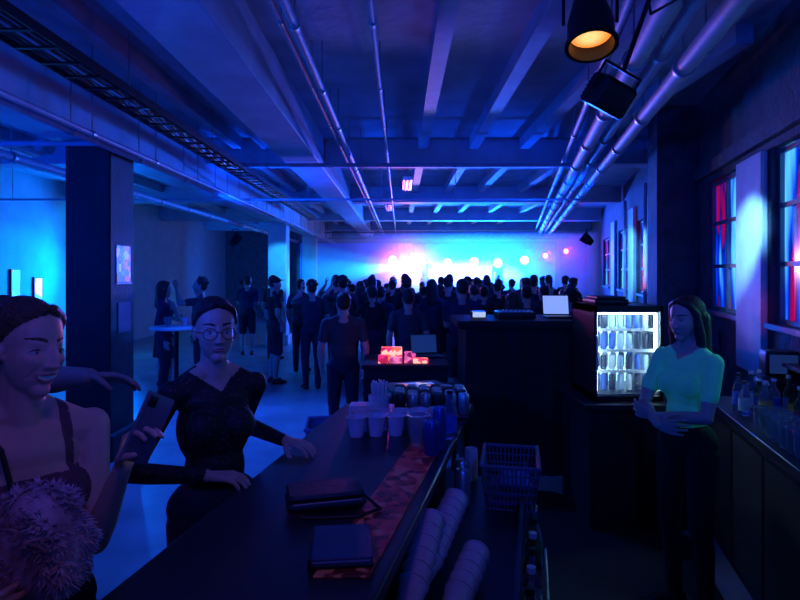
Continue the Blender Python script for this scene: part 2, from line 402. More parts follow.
for x,y in ((-.3,5.25),(.40,5.25),(-.3,5.85),(.40,5.85)): b.cyl((x,y,0),(x,y,.92),.022,.022,blackm,10)
b.box((-.33,5.22,.2),(.43,5.24,.92),barside); b.build('merch_table')
redm=poster_mat('red_snack_glow_print',[(1.,.05,.08),(.35,.01,.05),(1.,.12,.05),(.6,.02,.10),(1.,.4,.3)],22,1.5)  # red light on the boxes painted in as emission
pinkm=poster_mat('pink_snack_glow_print',[(1.,.2,.4),(.2,.01,.08),(.8,.1,.3),(.4,.05,.2)],26,1.0)  # same painted-in glow, pink boxes
b=B()
for i,(x,y,w,h) in enumerate(((-.20,5.3,.09,.07),(-.10,5.30,.12,.05),(-.18,5.48,.2,.12),(.04,5.30,.07,.10),(.12,5.30,.14,.04),(.05,5.46,.1,.06))): b.rbox((x,y,.961),(x+w,y+.10,.961+h),redm if i%2==0 else pinkm,.005)
b.build('snack_box_pile')
def laptop(c,rz,em_m,w=.34):
    M=TR(c,rz); b=B(); b.rbox((-w/2,-.12,0),(w/2,.12,.016),blackp,.004,M); b.box((-w/2+.03,-.09,.016),(w/2-.03,.04,.018),blackp,M)
    M2=M@TR((0,.12,.014),0,math.radians(-15)); b.rbox((-w/2,0,0),(w/2,.008,.20),blackp,.003,M2); b.box((-w/2+.01,-.001,.012),(w/2-.01,0.0,.19),em_m,M2)
    return b.build('laptop')
laptop((.27,5.72,.961),.2,mat('screen_dim',(.02,.02,.04),.3,em=(.01,.05,.28),es=.5),.28)

# ------------------------------------------------------------------ sound booth
drape=mat('black_velvet_drape',(.006,.006,.009),.8,var=.3,bump=.2,bscale=12)
b=B(); b.rbox((.50,5.05,1.30),(1.64,5.85,1.37),drape,.02)
vs=[];fs=[];N=160
for i in range(N+1):
    s_=i/N*2.42
    if s_<.7: x,y=.58,5.78-s_; nx,ny=-1,0
    elif s_<1.72: x,y=.58+(s_-.7),5.08; nx,ny=0,-1
    else: x,y=1.60,5.08+(s_-1.72); nx,ny=1,0
    w=.007*math.sin(s_*40)+.005*math.sin(s_*23)
    vs.append((x+nx*w*.3,y+ny*w*.3,1.30)); vs.append((x+nx*(w+.01),y+ny*(w+.01),.01))
for i in range(N): fs.append((2*i,2*i+2,2*i+3,2*i+1))
b.add(vs,fs,drape); b.build('sound_desk_booth')
M=TR((1.12,5.42,1.371))
b=B(); b.rbox((-.22,-.16,0),(.12,.16,.06),blackp,.01,M)
for i in range(8):
    for j in range(4): b.cyl(M@V((-.19+i*.04,-.12+j*.06,.06)),M@V((-.19+i*.04,-.12+j*.06,.075)),.007,.006,[white_p,steel][j%2],8)
b.build('mixing_console')
laptop((1.50,5.45,1.371),-.05,screen_b,.26)
b=B(); M=TR((.74,5.45,1.371)); b.rbox((-.07,-.05,0),(.07,.05,.06),blackp,.006,M); b.box((-.06,-.051,.006),(.06,-.05,.055),mat('readout',(0,0,0),.4,em=(.4,.5,.8),es=1.1),M); b.build('rack_display')

# ------------------------------------------------------------------ back-bar counter + fridge counter
b=B()
def bl(s0,s1,d0,d1,z0,z1,m): wb(b,s0,s1,d0,d1,z0,z1,m)
bl(SY(1.2),SY(3.85),.005,.58,.90,.95,barwood); bl(SY(1.2),SY(3.83),.005,.53,0,.90,barside)
for i in range(5): bl(1.4+i*.52,1.4+i*.52+.48,.53,.545,.08,.84,barside)
b.build('back_bar_counter',bevel=.005)
b=B(); b.box((1.28,3.99,.84),(2.08,4.72,.88),barwood); b.box((1.32,4.02,0),(2.05,4.7,.84),barside); b.box((1.345,4.005,.06),(1.66,4.02,.8),barside); b.box((1.69,4.005,.06),(2.02,4.02,.8),barside); b.build('fridge_cabinet',bevel=.005)
fr_w=mat('fridge_interior_light',(.8,.85,.9),.4,em=(.35,.72,1.),es=4.0)
fx0,fx1,fy0,fy1,fz0,fz1=1.375,1.865,4.12,4.62,.885,1.56
b=B()
b.box((fx0,fy0,fz0),(fx0+.025,fy1,fz1),blackp); b.box((fx1-.025,fy0,fz0),(fx1,fy1,fz1),blackp); b.box((fx0,fy1-.02,fz0),(fx1,fy1,fz1),blackp)
b.box((fx0,fy0,fz0),(fx1,fy1,fz0+.045),blackp); b.box((fx0,fy0,fz1-.05),(fx1,fy1,fz1),blackp)
b.box((fx0+.03,fy1-.03,fz0+.05),(fx1-.03,fy1-.021,fz1-.055),fr_w)
tube_m=mat('fridge_led_strip',(.9,.9,.9),.4,em=(.45,.78,1.),es=34)
for x in (fx0+.028,fx1-.04): b.box((x,fy0+.02,fz0+.06),(x+.012,fy0+.035,fz1-.06),tube_m)
b.box((fx0+.03,fy0+.02,fz1-.063),(fx1-.03,fy0+.05,fz1-.051),tube_m)
for q in (((fx0,fx0+.022),(fz0,fz1)),((fx1-.022,fx1),(fz0,fz1)),((fx0,fx1),(fz0,fz0+.035)),((fx0,fx1),(fz1-.04,fz1))):
    b.box((q[0][0],fy0-.03,q[1][0]),(q[0][1],fy0-.002,q[1][1]),blackp)
b.tube([(fx0+.012,fy0-.03,1.1),(fx0+.012,fy0-.055,1.11),(fx0+.012,fy0-.055,1.34),(fx0+.012,fy0-.03,1.35)],.006,steel)
shz=[.935,1.085,1.235,1.385]
for z in shz[1:]:
    for i in range(14): b.box((fx0+.03+i*.033,fy0+.05,z-.006),(fx0+.034+i*.033,fy1-.04,z-.002),steel)
    b.box((fx0+.028,fy0+.045,z-.012),(fx1-.028,fy0+.052,z+.008),white_p)
fc=[mat('can_silver_blue',(.5,.65,.85),.35),mat('can_dark_blue',(.05,.12,.5),.35),mat('can_white',(.8,.85,.9),.35),mat('can_black',(.03,.03,.05),.35)]
for r,z in enumerate(shz[:4]):
    for i in range(7):
        for j in (0,1):
            can(b,(fx0+.06+i*.0615,fy0+.13+j*.14,z),fc[(i*(r+1)+r+i//2)%4],.105 if r%2 else .115,.0225)
fridge=b.build('drinks_fridge')
b=B(); gm=glassmat('fridge_door_glass',(.95,.97,1),.0); gm.node_tree.nodes['Principled BSDF'].inputs['IOR'].default_value=1.02
b.box((fx0+.022,fy0-.016,fz0+.035),(fx1-.022,fy0-.012,fz1-.04),gm); b.build('glass_door',parent=fridge)
b=B(); b.rbox((1.42,4.2,fz1+.001),(1.67,4.5,fz1+.04),blackp,.01); b.rbox((1.44,4.22,fz1+.04),(1.65,4.48,fz1+.06),blackp,.004); b.build('storage_box')

def WP(y,d,z): return WM@V((SY(y),d,z))
rb=random.Random(3)
for i in range(20):
    y=2.0+rb.random()*1.1; d=.24+rb.random()*.10
    if i>=10: y=3.1+rb.random()*.42; d=.24+rb.random()*.25
    b=B(); p=WP(y,d,.951); m=rb.choice([glass_b,glass_b,clearp,glass_br,glass_g])
    bottle(b,p,m,rb.uniform(.20,.28),rb.uniform(.03,.036),rb.choice(labs),None,rb.choice([blackp,white_p,steel])); b.build('liquor_bottle')
b=B()
for i in range(14): cup(b,WP(2.5+(i%7)*.085,.42+.085*(i//7),.951),clearp,.12,.028,.036)
b.build('drinking_glass_row')
b=B(); M=WM@TR((SY(3.72),.16,.951)); b.rbox((-.10,-.13,0),(.08,.13,.16),blackp,.02,M); b.rbox((-.08,-.10,.18),(.06,.10,.34),blackp,.012,M); b.cyl(M@V((0,0,.15)),M@V((0,0,.2)),.03,.03,blackp)
b.box((-.083,-.08,.2),(-.08,.08,.32),mat('pos_screen',(.02,.02,.05),.3,em=(.03,.10,.5),es=.2),M); b.build('cash_register')
b=B(); M=WM@TR((SY(3.1),.10,0)); 
b.box((-1.0,-.09,1.22),(.42,.12,1.24),barwood,M)
for s_ in (-.95,-.3,.38): b.box((s_,-.09,.951),(s_+.02,.10,1.22),barwood,M)
b.build('bottle_shelf')
for i in range(10):
    b=B(); bottle(b,WP(2.3+i*.125,.12,1.241),[glass_b,clearp,glass_br,glass_b,glass_g][i%5],.20+.05*((i*7)%3)/2,.032,labs[(i*3)%4],None,[blackp,white_p][i%2]); b.build('liquor_bottle')
b=B(); b.box((0,0,0),(.30,.004,.22),mat('paper_dim'),WM@TR((SY(5.95),.012,1.1))); b.box((.35,0,.0),(.6,.004,.18),mat('paper_dim'),WM@TR((SY(5.2),.012,1.05))); b.build('wall_notice')

# ------------------------------------------------------------------ overhead fixtures
def par_can(name,c,d,r=.085,L=.22,lens=None,hang=None):
    c=V(c); d=V(d).normalized(); q=d.to_track_quat('Z','Y').to_matrix().to_4x4(); M=Matrix.Translation(c)@q
    b=B(); R3=M.to_3x3()
    prof=[(0,-L),(r*.55,-L),(r*.7,-L*.85),(r*.98,-L*.4),(r,0),(r*1.12,0),(r*1.12,.012),(r*.95,.012),(r*.93,-L*.25),(0,-L*.3)]
    b.lathe(prof,c,blackm,24,R3)
    if lens:
        b.lathe([(0,-L*.22),(r*.9,-L*.22),(r*.9,-L*.20),(0,-L*.14)],c,lens,24,R3)
    sx=R3@V((1,0,0)); up=V((0,0,1))
    pl=c-d*L*.4+sx*r*1.12; pr=c-d*L*.4-sx*r*1.12
    b.tube([pl,pl+up*r*2.2,pr+up*r*2.2,pr],.007,blackm)
    if hang: b.tube([(pl+pr)/2+up*r*2.2,V(hang)],.012,blackm)
    return b.build(name)
def warm_lens():
    m=bpy.data.materials.new('warm_lamp_lens'); m.use_nodes=True; nt=m.node_tree; bs=nt.nodes['Principled BSDF']
    lw=nt.nodes.new('ShaderNodeTexCoord'); mp=nt.nodes.new('ShaderNodeMapping'); mp.inputs['Location'].default_value=(-.755*9,-2.30*9,-2.735*9); mp.inputs['Scale'].default_value=(9,9,9)
    g=nt.nodes.new('ShaderNodeTexGradient'); g.gradient_type='SPHERICAL'; nt.links.new(lw.outputs['Object'],mp.inputs[0]); nt.links.new(mp.outputs[0],g.inputs[0])
    r=nt.nodes.new('ShaderNodeValToRGB'); e=r.color_ramp.elements; e[0].color=(.25,.04,.005,1); e[1].position=.8; e[1].color=(1,.55,.2,1); x=e.new(.4); x.color=(.9,.25,.04,1)
    nt.links.new(g.outputs['Fac'],r.inputs[0]); nt.links.new(r.outputs[0],bs.inputs['Emission Color']); bs.inputs['Emission Strength'].default_value=1.5; bs.inputs['Base Color'].default_value=(.3,.15,.05,1)
    return m
par_can('spotlight_fixture',(.755,2.28,2.70),(-.05,-.30,-.95),.092,.24,warm_lens(),(.93,2.3,3.06))
M=TR((.945,2.62,2.60),math.radians(20),math.radians(28),math.radians(20))
b=B(); b.rbox((-.09,-.07,-.07),(.09,.07,.07),blackm,.012,M); b.rbox((-.08,-.078,-.055),(.08,-.071,.055),blackp,.003,M)
for i in range(7): b.box((-.08,.07,-.055+i*.018),(.08,.088,-.05+i*.018),blackm,M)
b.tube([M@V((-.10,0,0)),M@V((-.10,0,.12)),M@V((.10,0,.12)),M@V((.10,0,0))],.007,blackm); b.tube([M@V((0,0,.12)),(1.16,2.66,3.09)],.011,blackm)
b.build('floodlight_fixture')
b=B(); b.tube([(1.0,2.2,3.1),(.95,2.25,2.95),(1.02,2.35,2.85),(1.2,2.5,2.98),(1.15,2.6,3.08)],.006,blackp); b.build('power_cable')

# ------------------------------------------------------------------ stage
b=B(); b.rbox((-3.0,19.7,0),(6.4,22.85,.7),barside,.02); b.build('stage_platform')
def stage_glow_mat():
    """stage glow painted on an added panel: cyan-white hot spot centre right, magenta hot spot left of it, blue edges"""
    m=bpy.data.materials.new('painted_stage_glow'); m.use_nodes=True; nt=m.node_tree; nt.nodes.clear()
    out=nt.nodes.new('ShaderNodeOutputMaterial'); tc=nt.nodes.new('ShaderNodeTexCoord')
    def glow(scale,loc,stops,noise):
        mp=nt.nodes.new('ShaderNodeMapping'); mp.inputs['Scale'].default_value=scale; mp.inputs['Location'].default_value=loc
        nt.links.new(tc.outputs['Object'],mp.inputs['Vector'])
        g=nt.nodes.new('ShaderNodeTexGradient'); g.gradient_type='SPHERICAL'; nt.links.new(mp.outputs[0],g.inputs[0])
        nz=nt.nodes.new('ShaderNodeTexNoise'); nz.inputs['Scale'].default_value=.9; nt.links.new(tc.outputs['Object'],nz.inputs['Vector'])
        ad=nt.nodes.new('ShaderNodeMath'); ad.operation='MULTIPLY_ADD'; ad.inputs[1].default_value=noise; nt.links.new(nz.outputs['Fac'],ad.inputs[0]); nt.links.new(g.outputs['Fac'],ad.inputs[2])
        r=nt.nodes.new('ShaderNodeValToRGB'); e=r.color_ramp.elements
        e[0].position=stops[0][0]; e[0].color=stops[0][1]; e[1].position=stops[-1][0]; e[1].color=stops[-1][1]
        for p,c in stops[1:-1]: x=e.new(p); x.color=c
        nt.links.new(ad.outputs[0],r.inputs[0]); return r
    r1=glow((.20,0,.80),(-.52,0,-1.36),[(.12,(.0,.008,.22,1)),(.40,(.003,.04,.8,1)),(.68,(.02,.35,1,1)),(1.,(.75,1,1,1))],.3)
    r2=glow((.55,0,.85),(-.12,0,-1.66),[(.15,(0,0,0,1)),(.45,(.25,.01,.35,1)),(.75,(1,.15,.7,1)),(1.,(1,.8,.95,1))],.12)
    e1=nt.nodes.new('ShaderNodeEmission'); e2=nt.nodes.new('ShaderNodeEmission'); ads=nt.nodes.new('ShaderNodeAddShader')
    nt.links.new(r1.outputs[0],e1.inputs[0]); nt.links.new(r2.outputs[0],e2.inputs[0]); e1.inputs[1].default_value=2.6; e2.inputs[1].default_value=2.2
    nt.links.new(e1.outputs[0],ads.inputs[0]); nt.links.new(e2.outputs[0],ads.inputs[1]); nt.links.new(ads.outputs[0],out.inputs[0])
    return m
b=B(); b.box((-4.0,22.9,.9),(6.2,22.98,3.0),blackp); b.box((-3.95,22.895,.95),(6.15,22.9,2.95),stage_glow_mat()); 
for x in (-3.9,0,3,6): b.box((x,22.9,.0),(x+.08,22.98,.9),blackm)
b.build('added_glow_panel')  # added glowing panel behind the stage, stands for the stage glow
b=B()
for y,z in ((19.7,2.95),(19.95,2.95),(19.82,3.15)): b.tube([(-2.6,y,z),(6.3,y,z)],.022,blackm)
for i in range(35):
    x=-2.6+i*.25; b.tube([(x,19.7,2.95),(x+.125,19.82,3.15),(x+.25,19.7,2.95)],.008,blackm,5); b.tube([(x,19.95,2.95),(x+.125,19.82,3.15)],.008,blackm,5)
for x in (-2.5,1.5,6.0): b.tube([(x,19.82,3.15),(x,19.82,3.64)],.015,steel)
b.build('lighting_truss')
def sp(name,loc,tgt,col,e,ang=100,blend=.6,size=.05,parent=None,typ='SPOT'):
    l=bpy.data.lights.new(name,typ); l.energy=e; l.color=col
    if typ=='SPOT': l.spot_size=math.radians(ang); l.spot_blend=blend
    l.shadow_soft_size=size
    o=bpy.data.objects.new(name,l); COL.objects.link(o); o.location=loc
    if tgt is not None: o.rotation_euler=(V(tgt)-V(loc)).to_track_quat('-Z','Y').to_euler()
    if parent: o.parent=parent
    return o
BLUE=(.0,.045,1.); CY=(.005,.15,1.); MG=(1.,.05,.70); RED=(1,.01,.04)
stg=[(-.25,(.30,.05,1),450,2.2,40,1.7),(.15,MG,1000,2.15,26,1.75),(.45,(.7,.5,1),800,2.05,30,1.75),(1.6,CY,2600,2.1,110,3.),(2.5,BLUE,3500,2.15,110,3.),(3.3,CY,2400,2.1,110,3.),(4.2,BLUE,2200,2.2,110,3.),(4.9,MG,80,2.35,50,1.8),(5.6,RED,70,2.5,50,1.8)]
for x,c,e,z,ag,tz in stg:
    lm=mat('lens_%.1f'%x,(.5,.5,.5),.4,em=tuple(min(1,k+.25) for k in c),es=30 if e>200 else 8)
    rr_=.15 if e>200 else .09
    o=par_can('stage_par_light',(x,19.45,z),(0,-1,.02),rr_,.28,lm,(x,19.70,2.95))
    sp('stage_light_beam',(x,19.35,z),(x*.5,6,tz),c,e,ag,.7,.08,parent=o)
for x,t in ((-.1,(-2.7,15.9,1.62)),(.8,(-2.7,16.5,2.0))):
    l0=V((x,19.2,2.0)); t=V(t)
    o=par_can('moving_head_light',l0,t-l0,.10,.22,mat('lens_cyan',(.3,.4,.5),.4,em=(.1,.6,1),es=15),(x,19.70,2.95))
    sp('side_beam',l0+(t-l0).normalized()*.05,t,(.0,.30,1),9000,19,.5,.04,parent=o)

h=bpy.data.materials.new('stage_haze_volume'); h.use_nodes=True; nt=h.node_tree; nt.nodes.clear()
out=nt.nodes.new('ShaderNodeOutputMaterial'); vs_=nt.nodes.new('ShaderNodeVolumeScatter'); vs_.inputs['Density'].default_value=.12; vs_.inputs['Anisotropy'].default_value=.55; vs_.inputs['Color'].default_value=(.8,.88,1,1)
nt.links.new(vs_.outputs[0],out.inputs['Volume'])
b=B(); barpoly(.75,2.88,[(-2.75,15.2),(5.25,15.2),(6.25,19.6),(-2.75,19.6)],h,b); b.build('stage_haze',smooth=False)

# ------------------------------------------------------------------ added blue wash lights w/ made-up fixtures, to brighten ceiling and walls
def wash(loc,tgt,col,e,ang=120):
    d=(V(tgt)-V(loc)).normalized()
    o=par_can('added_wash_light',loc,d,.07,.16,mat('lens_wash_%s'%str(col),(.3,.3,.5),.4,em=col,es=3))  # invented fixture around an added lamp
    sp('added_wash_beam',V(loc)+d*.03,tgt,col,e,ang,.7,.06,parent=o)
wash((-1.9,1.0,2.2),(-1.2,3.5,3.6),(.0,.06,1),170,150)
wash((-5.6,3.5,1.9),(-5.0,6,3.4),BLUE,420,150)
wash((-2.3,8.2,2.3),(-1.5,9,3.6),(.0,.06,1),270,150)
wash((.3,-.8,2.3),(.4,2.2,3.6),(.0,.06,1),140,120)
wash((2.6,8.2,2.3),(1.0,8.8,3.6),(.0,.06,1),240,150)
wash((-5.8,12,1.6),(-6.9,9.5,2.0),(.0,.15,1),620,140)
wash((-4.8,17.5,1.5),(-5.3,23,2.0),(.0,.13,1),240,120)
sp('column_fill_spot',(-1.7,12.6,2.7),(-3.0,14.3,1.9),(.02,.4,1),420,34,.6,.05)  # added spot without fixture, brightens the white column
sp('pier_fill_spot',WP(3.7,.85,2.66),WP(4.70,.03,2.05),(.14,.45,1),560,30,.9,.03)  # added spots without fixtures, brighten piers and window edges
sp('pier_fill_spot',WP(3.9,.5,1.5),WP(4.6,.0,1.5),(1,.05,.15),2.,40,.8,.03)
sp('pier_fill_spot',WP(8.3,.9,2.3),WP(9.3,0,2.0),(.10,.40,1),260,50,.6,.02)
sp('pier_fill_spot',WP(10.2,1.1,2.6),WP(11,0,2.0),(.08,.35,1),220,60,.6,.02)
sp('pier_fill_spot',WP(8.6,.6,1.4),WP(9.3,0,2.0),RED,26,50,.5,.02)
sp('floor_fill_light',(-2.0,7.2,3.1),(-1.7,6.0,0),(.01,.10,1),700,100,.8,.1)  # added fill without fixture, brightens the floor
sp('foreground_fill_beam',(-.3,.2,3.1),(-.9,1.75,1.2),(.75,.25,.75),6.5,70,.8,.15)  # added fill on the foreground woman, no pendant hangs here
sp('bartender_fill_beam',WP(3.2,.12,1.9),(1.55,3.08,1.25),(.15,1,.55),12,50,.8,.04)  # added green fill on the bartender's back, no lamp here
sp('bartender_fill_beam',(.85,2.3,2.75),(1.45,3.0,1.5),(.35,.2,1),5,30,.8,.04)  # added violet fill on the bartender's face, no lamp here
w=bpy.data.worlds.new('w'); scene.world=w; w.use_nodes=True; w.node_tree.nodes['Background'].inputs[0].default_value=(.0,.01,.12,1); w.node_tree.nodes['Background'].inputs[1].default_value=.1

# ------------------------------------------------------------------ HUMANS
def n_(v): return V(v).normalized()
class Body:
    def __init__(s): s.p=[]
    def cap(s,a,b,ra,rb,l): s.p.append(['c',V(a),V(b),ra,rb,l])
    def ell(s,c,r,l,R=None): s.p.append(['e',V(c),V(r),R if R is not None else Matrix.Identity(3),0,l])
def prim_mesh(B_,p,seg=14):
    if p[0]=='e':
        B_.sph(p[1],p[2],None,seg+8,14,p[3])
    else:
        a,b,ra,rb=p[1:5]; d=b-a
        if d.length<1e-6: d=V((0,0,1e-4)); b=a+d
        z=d.normalized(); x=z.orthogonal().normalized(); y=z.cross(x)
        pr=[]
        for k in range(5): t=-math.pi/2+math.pi/2*k/4; pr.append((a+z*ra*math.sin(t),ra*math.cos(t)))
        for k in range(5): t=math.pi/2*k/4; pr.append((b+z*rb*math.sin(t),rb*math.cos(t)))
        vs=[]
        for c,r in pr:
            r=max(r,1e-4)
            for i in range(seg):
                t=2*math.pi*i/seg; vs.append(c+(x*math.cos(t)+y*math.sin(t))*r)
        n=len(pr)
        fs=[(k*seg+i,k*seg+(i+1)%seg,(k+1)*seg+(i+1)%seg,(k+1)*seg+i) for k in range(n-1) for i in range(seg)]
        fs+=[tuple(range(seg-1,-1,-1)),tuple(range((n-1)*seg,n*seg))]
        B_.add(vs,fs,None)
def sdf(p,P):
    if p[0]=='e':
        R=np.array(p[3]); q=(P-np.array(p[1]))@R; r=np.array(p[2])
        k0=np.linalg.norm(q/r,axis=1); k1=np.linalg.norm(q/(r*r),axis=1)+1e-9
        return k0*(k0-1)/k1
    a=np.array(p[1]);ba=np.array(p[2])-a; h=np.clip((P-a)@ba/max(ba@ba,1e-9),0,1)
    return np.linalg.norm(P-a-h[:,None]*ba,axis=1)-(p[3]+(p[4]-p[3])*h)
def ik(sh,wr,l1,l2,pole):
    sh=V(sh);wr=V(wr);d=wr-sh;L=d.length
    if L>(l1+l2)*.995: wr=sh+d.normalized()*(l1+l2)*.995; d=wr-sh; L=d.length
    a=(l1*l1-l2*l2+L*L)/(2*L); h=math.sqrt(max(l1*l1-a*a,1e-6)); u=d/L
    pl=V(pole); pl=(pl-u*pl.dot(u)).normalized()
    return sh+u*a+pl*h, wr
def hand(bd,w,d,n,left,curl,l='skin',k=1.,thumbcurl=.3):
    w=V(w); d=n_(d); n=V(n); n=(n-d*n.dot(d)).normalized(); t=d.cross(n)
    if left: t=-t
    bd.ell(w+d*.045*k,(.036*k,.05*k,.014*k),l,Matrix((t,d,n)).transposed())
    Ls=(.070,.078,.073,.058)
    for i in range(4):
        kn=w+d*((.090,.093,.088,.078)[i]*k)+t*((.034-.0225*i)*k)
        bd.cap(w+t*((.016-.011*i)*k)+d*.01,kn,.013*k,.0105*k,l)
        p=kn; a=0; r=.0094*k
        sp_=.14-.09*i
        for j,(f,c) in enumerate(((.45,.8),(.31,1.),(.24,.7))):
            a+=curl*c
            dr=(d*math.cos(a)+n*math.sin(a)+t*sp_*max(0,math.cos(a))).normalized()
            q=p+dr*Ls[i]*f*k; bd.cap(p,q,r,r*.9,l); p=q; r*=.92
    p=w+d*.022*k+t*.024*k+n*.006*k; r=.0135*k
    dirs=[(d*.65+t*.7+n*.35),(d*.9+t*.4+n*(.3+thumbcurl)),(d*1.+t*.1+n*(.3+thumbcurl*1.5))]
    for dr,L in zip(dirs,(.042,.032,.027)):
        q=p+dr.normalized()*L*k; bd.cap(p,q,r,r*.85,l); p=q; r*=.85
def rot(yaw,pitch,roll): return Euler((math.radians(pitch),math.radians(roll),math.radians(yaw)),'XYZ').to_matrix()

def sculpt_face(me,hc,HR,smile,labels):
    """densify the face and press nose, sockets, brows, lips and chin into the continuous head surface"""
    A=np.array(HR); c=np.array(hc)
    bm=bmesh.new(); bm.from_mesh(me)
    sel=set()
    for f in bm.faces:
        cc=f.calc_center_median()
        if (cc-hc).length>.16: continue
        q=(np.array(cc)-c)@A
        if q[1]<-.020 and abs(q[0])<.070 and -.088<q[2]<.100: sel.update(f.edges)
    bmesh.ops.subdivide_edges(bm,edges=list(sel),cuts=1,use_grid_fill=True)
    bm.to_mesh(me); bm.free()
    n=len(me.vertices); P=np.zeros(n*3); me.vertices.foreach_get('co',P); P=P.reshape(-1,3); Q=(P-c)@A
    x,y,z=Q[:,0].copy(),Q[:,1].copy(),Q[:,2].copy(); ax=np.abs(x); fr=(y<-.015)&(y>-.13)&(ax<.09)&(z>-.13)&(z<.10)
    G=lambda x0,z0,sx,sz: np.exp(-np.clip(((ax-x0)/sx)**2+((z-z0)/sz)**2,0,50))
    E=lambda a: np.exp(-np.clip(a,0,50))
    d=np.zeros(n)
    d-=.0085*G(.031,.003,.018,.012)
    d+=.0030*G(.028,.025,.020,.008)
    d-=.0030*G(0,.020,.012,.010)
    zz=np.clip((.020-z)/.050,0,1)
    under=1/(1+np.exp(np.clip(-(z+.0375)/.0018,-50,50)))
    d+=(.006+.015*zz)*E((ax/(.0065+.0045*zz))**2)*under*(z<.03)*np.clip((.032-z)/.014,0,1)
    d+=.0085*G(.0115,-.0305,.0060,.0065)*under
    d+=.0035*G(.042,-.020 if not smile else -.016,.018,.016)*(1.9 if smile else 1)
    mz=-.0580+(ax/.03)**2*(.0075 if smile else -.001)
    mw=.030 if smile else .0225
    lipw=np.clip(1-(ax/mw)**2,0,1)
    op=.0052 if smile else 0.
    up_c=mz+(.0042+op)*lipw; lo_c=mz-(.0050+op)*lipw
    d+=.0058*E(((z-up_c)/.0040)**2)*lipw**.5
    d+=.0062*E(((z-lo_c)/.0046)**2)*lipw**.5
    d-=.0030*E(((z-mz)/.0022)**2)*(ax<mw*1.05)*(1 if not smile else .6)
    d-=.0022*G(0,-.0745,.020,.006)
    d+=.0030*G(0,-.094,.015,.012)
    d-=.0025*G(mw+.006,-.056,.008,.012)
    if smile: d-=.002*E(((ax-(.026+(-z-.03)*.45))/.0045)**2)*(z<-.028)*(z>-.060)
    Q[:,1]=y-d*fr
    me.vertices.foreach_set('co',(Q@A.T+c).ravel()); me.update()
    m=len(me.polygons); F=np.zeros(m*3); me.polygons.foreach_get('center',F); F=(F.reshape(-1,3)-c)@A
    mi=np.zeros(m,int); me.polygons.foreach_get('material_index',mi)
    ax=np.abs(F[:,0]); z=F[:,2]; front=(F[:,1]<-.04)&(F[:,1]>-.13)&(z>-.1)&(z<.1)
    lab=lambda k: labels.index(k)
    mz=-.0580+(ax/.03)**2*(.0075 if smile else -.001); lw=np.clip(1-(ax/mw)**2,0,1)**.6
    sk=(mi==lab('skin'))&front
    lips=sk&(ax<mw)&(z<mz+(.0072+op)*lw)&(z>mz-(.0092+op)*lw)
    mi[lips]=lab('lips')
    if smile:
        t=lips&(z<mz+.0050*lw)&(z>mz-.0048*lw)&(ax<mw*.82); mi[t]=lab('teeth')
    zb=.0290+.0055*np.sin(np.clip((ax-.012)/.040,0,1)*2.5)
    br=sk&(ax>.012)&(ax<.051)&(np.abs(z-zb)<.0040-.0020*np.clip((ax-.03)/.02,0,1)); mi[br]=lab('hair')
    me.polygons.foreach_set('material_index',mi)

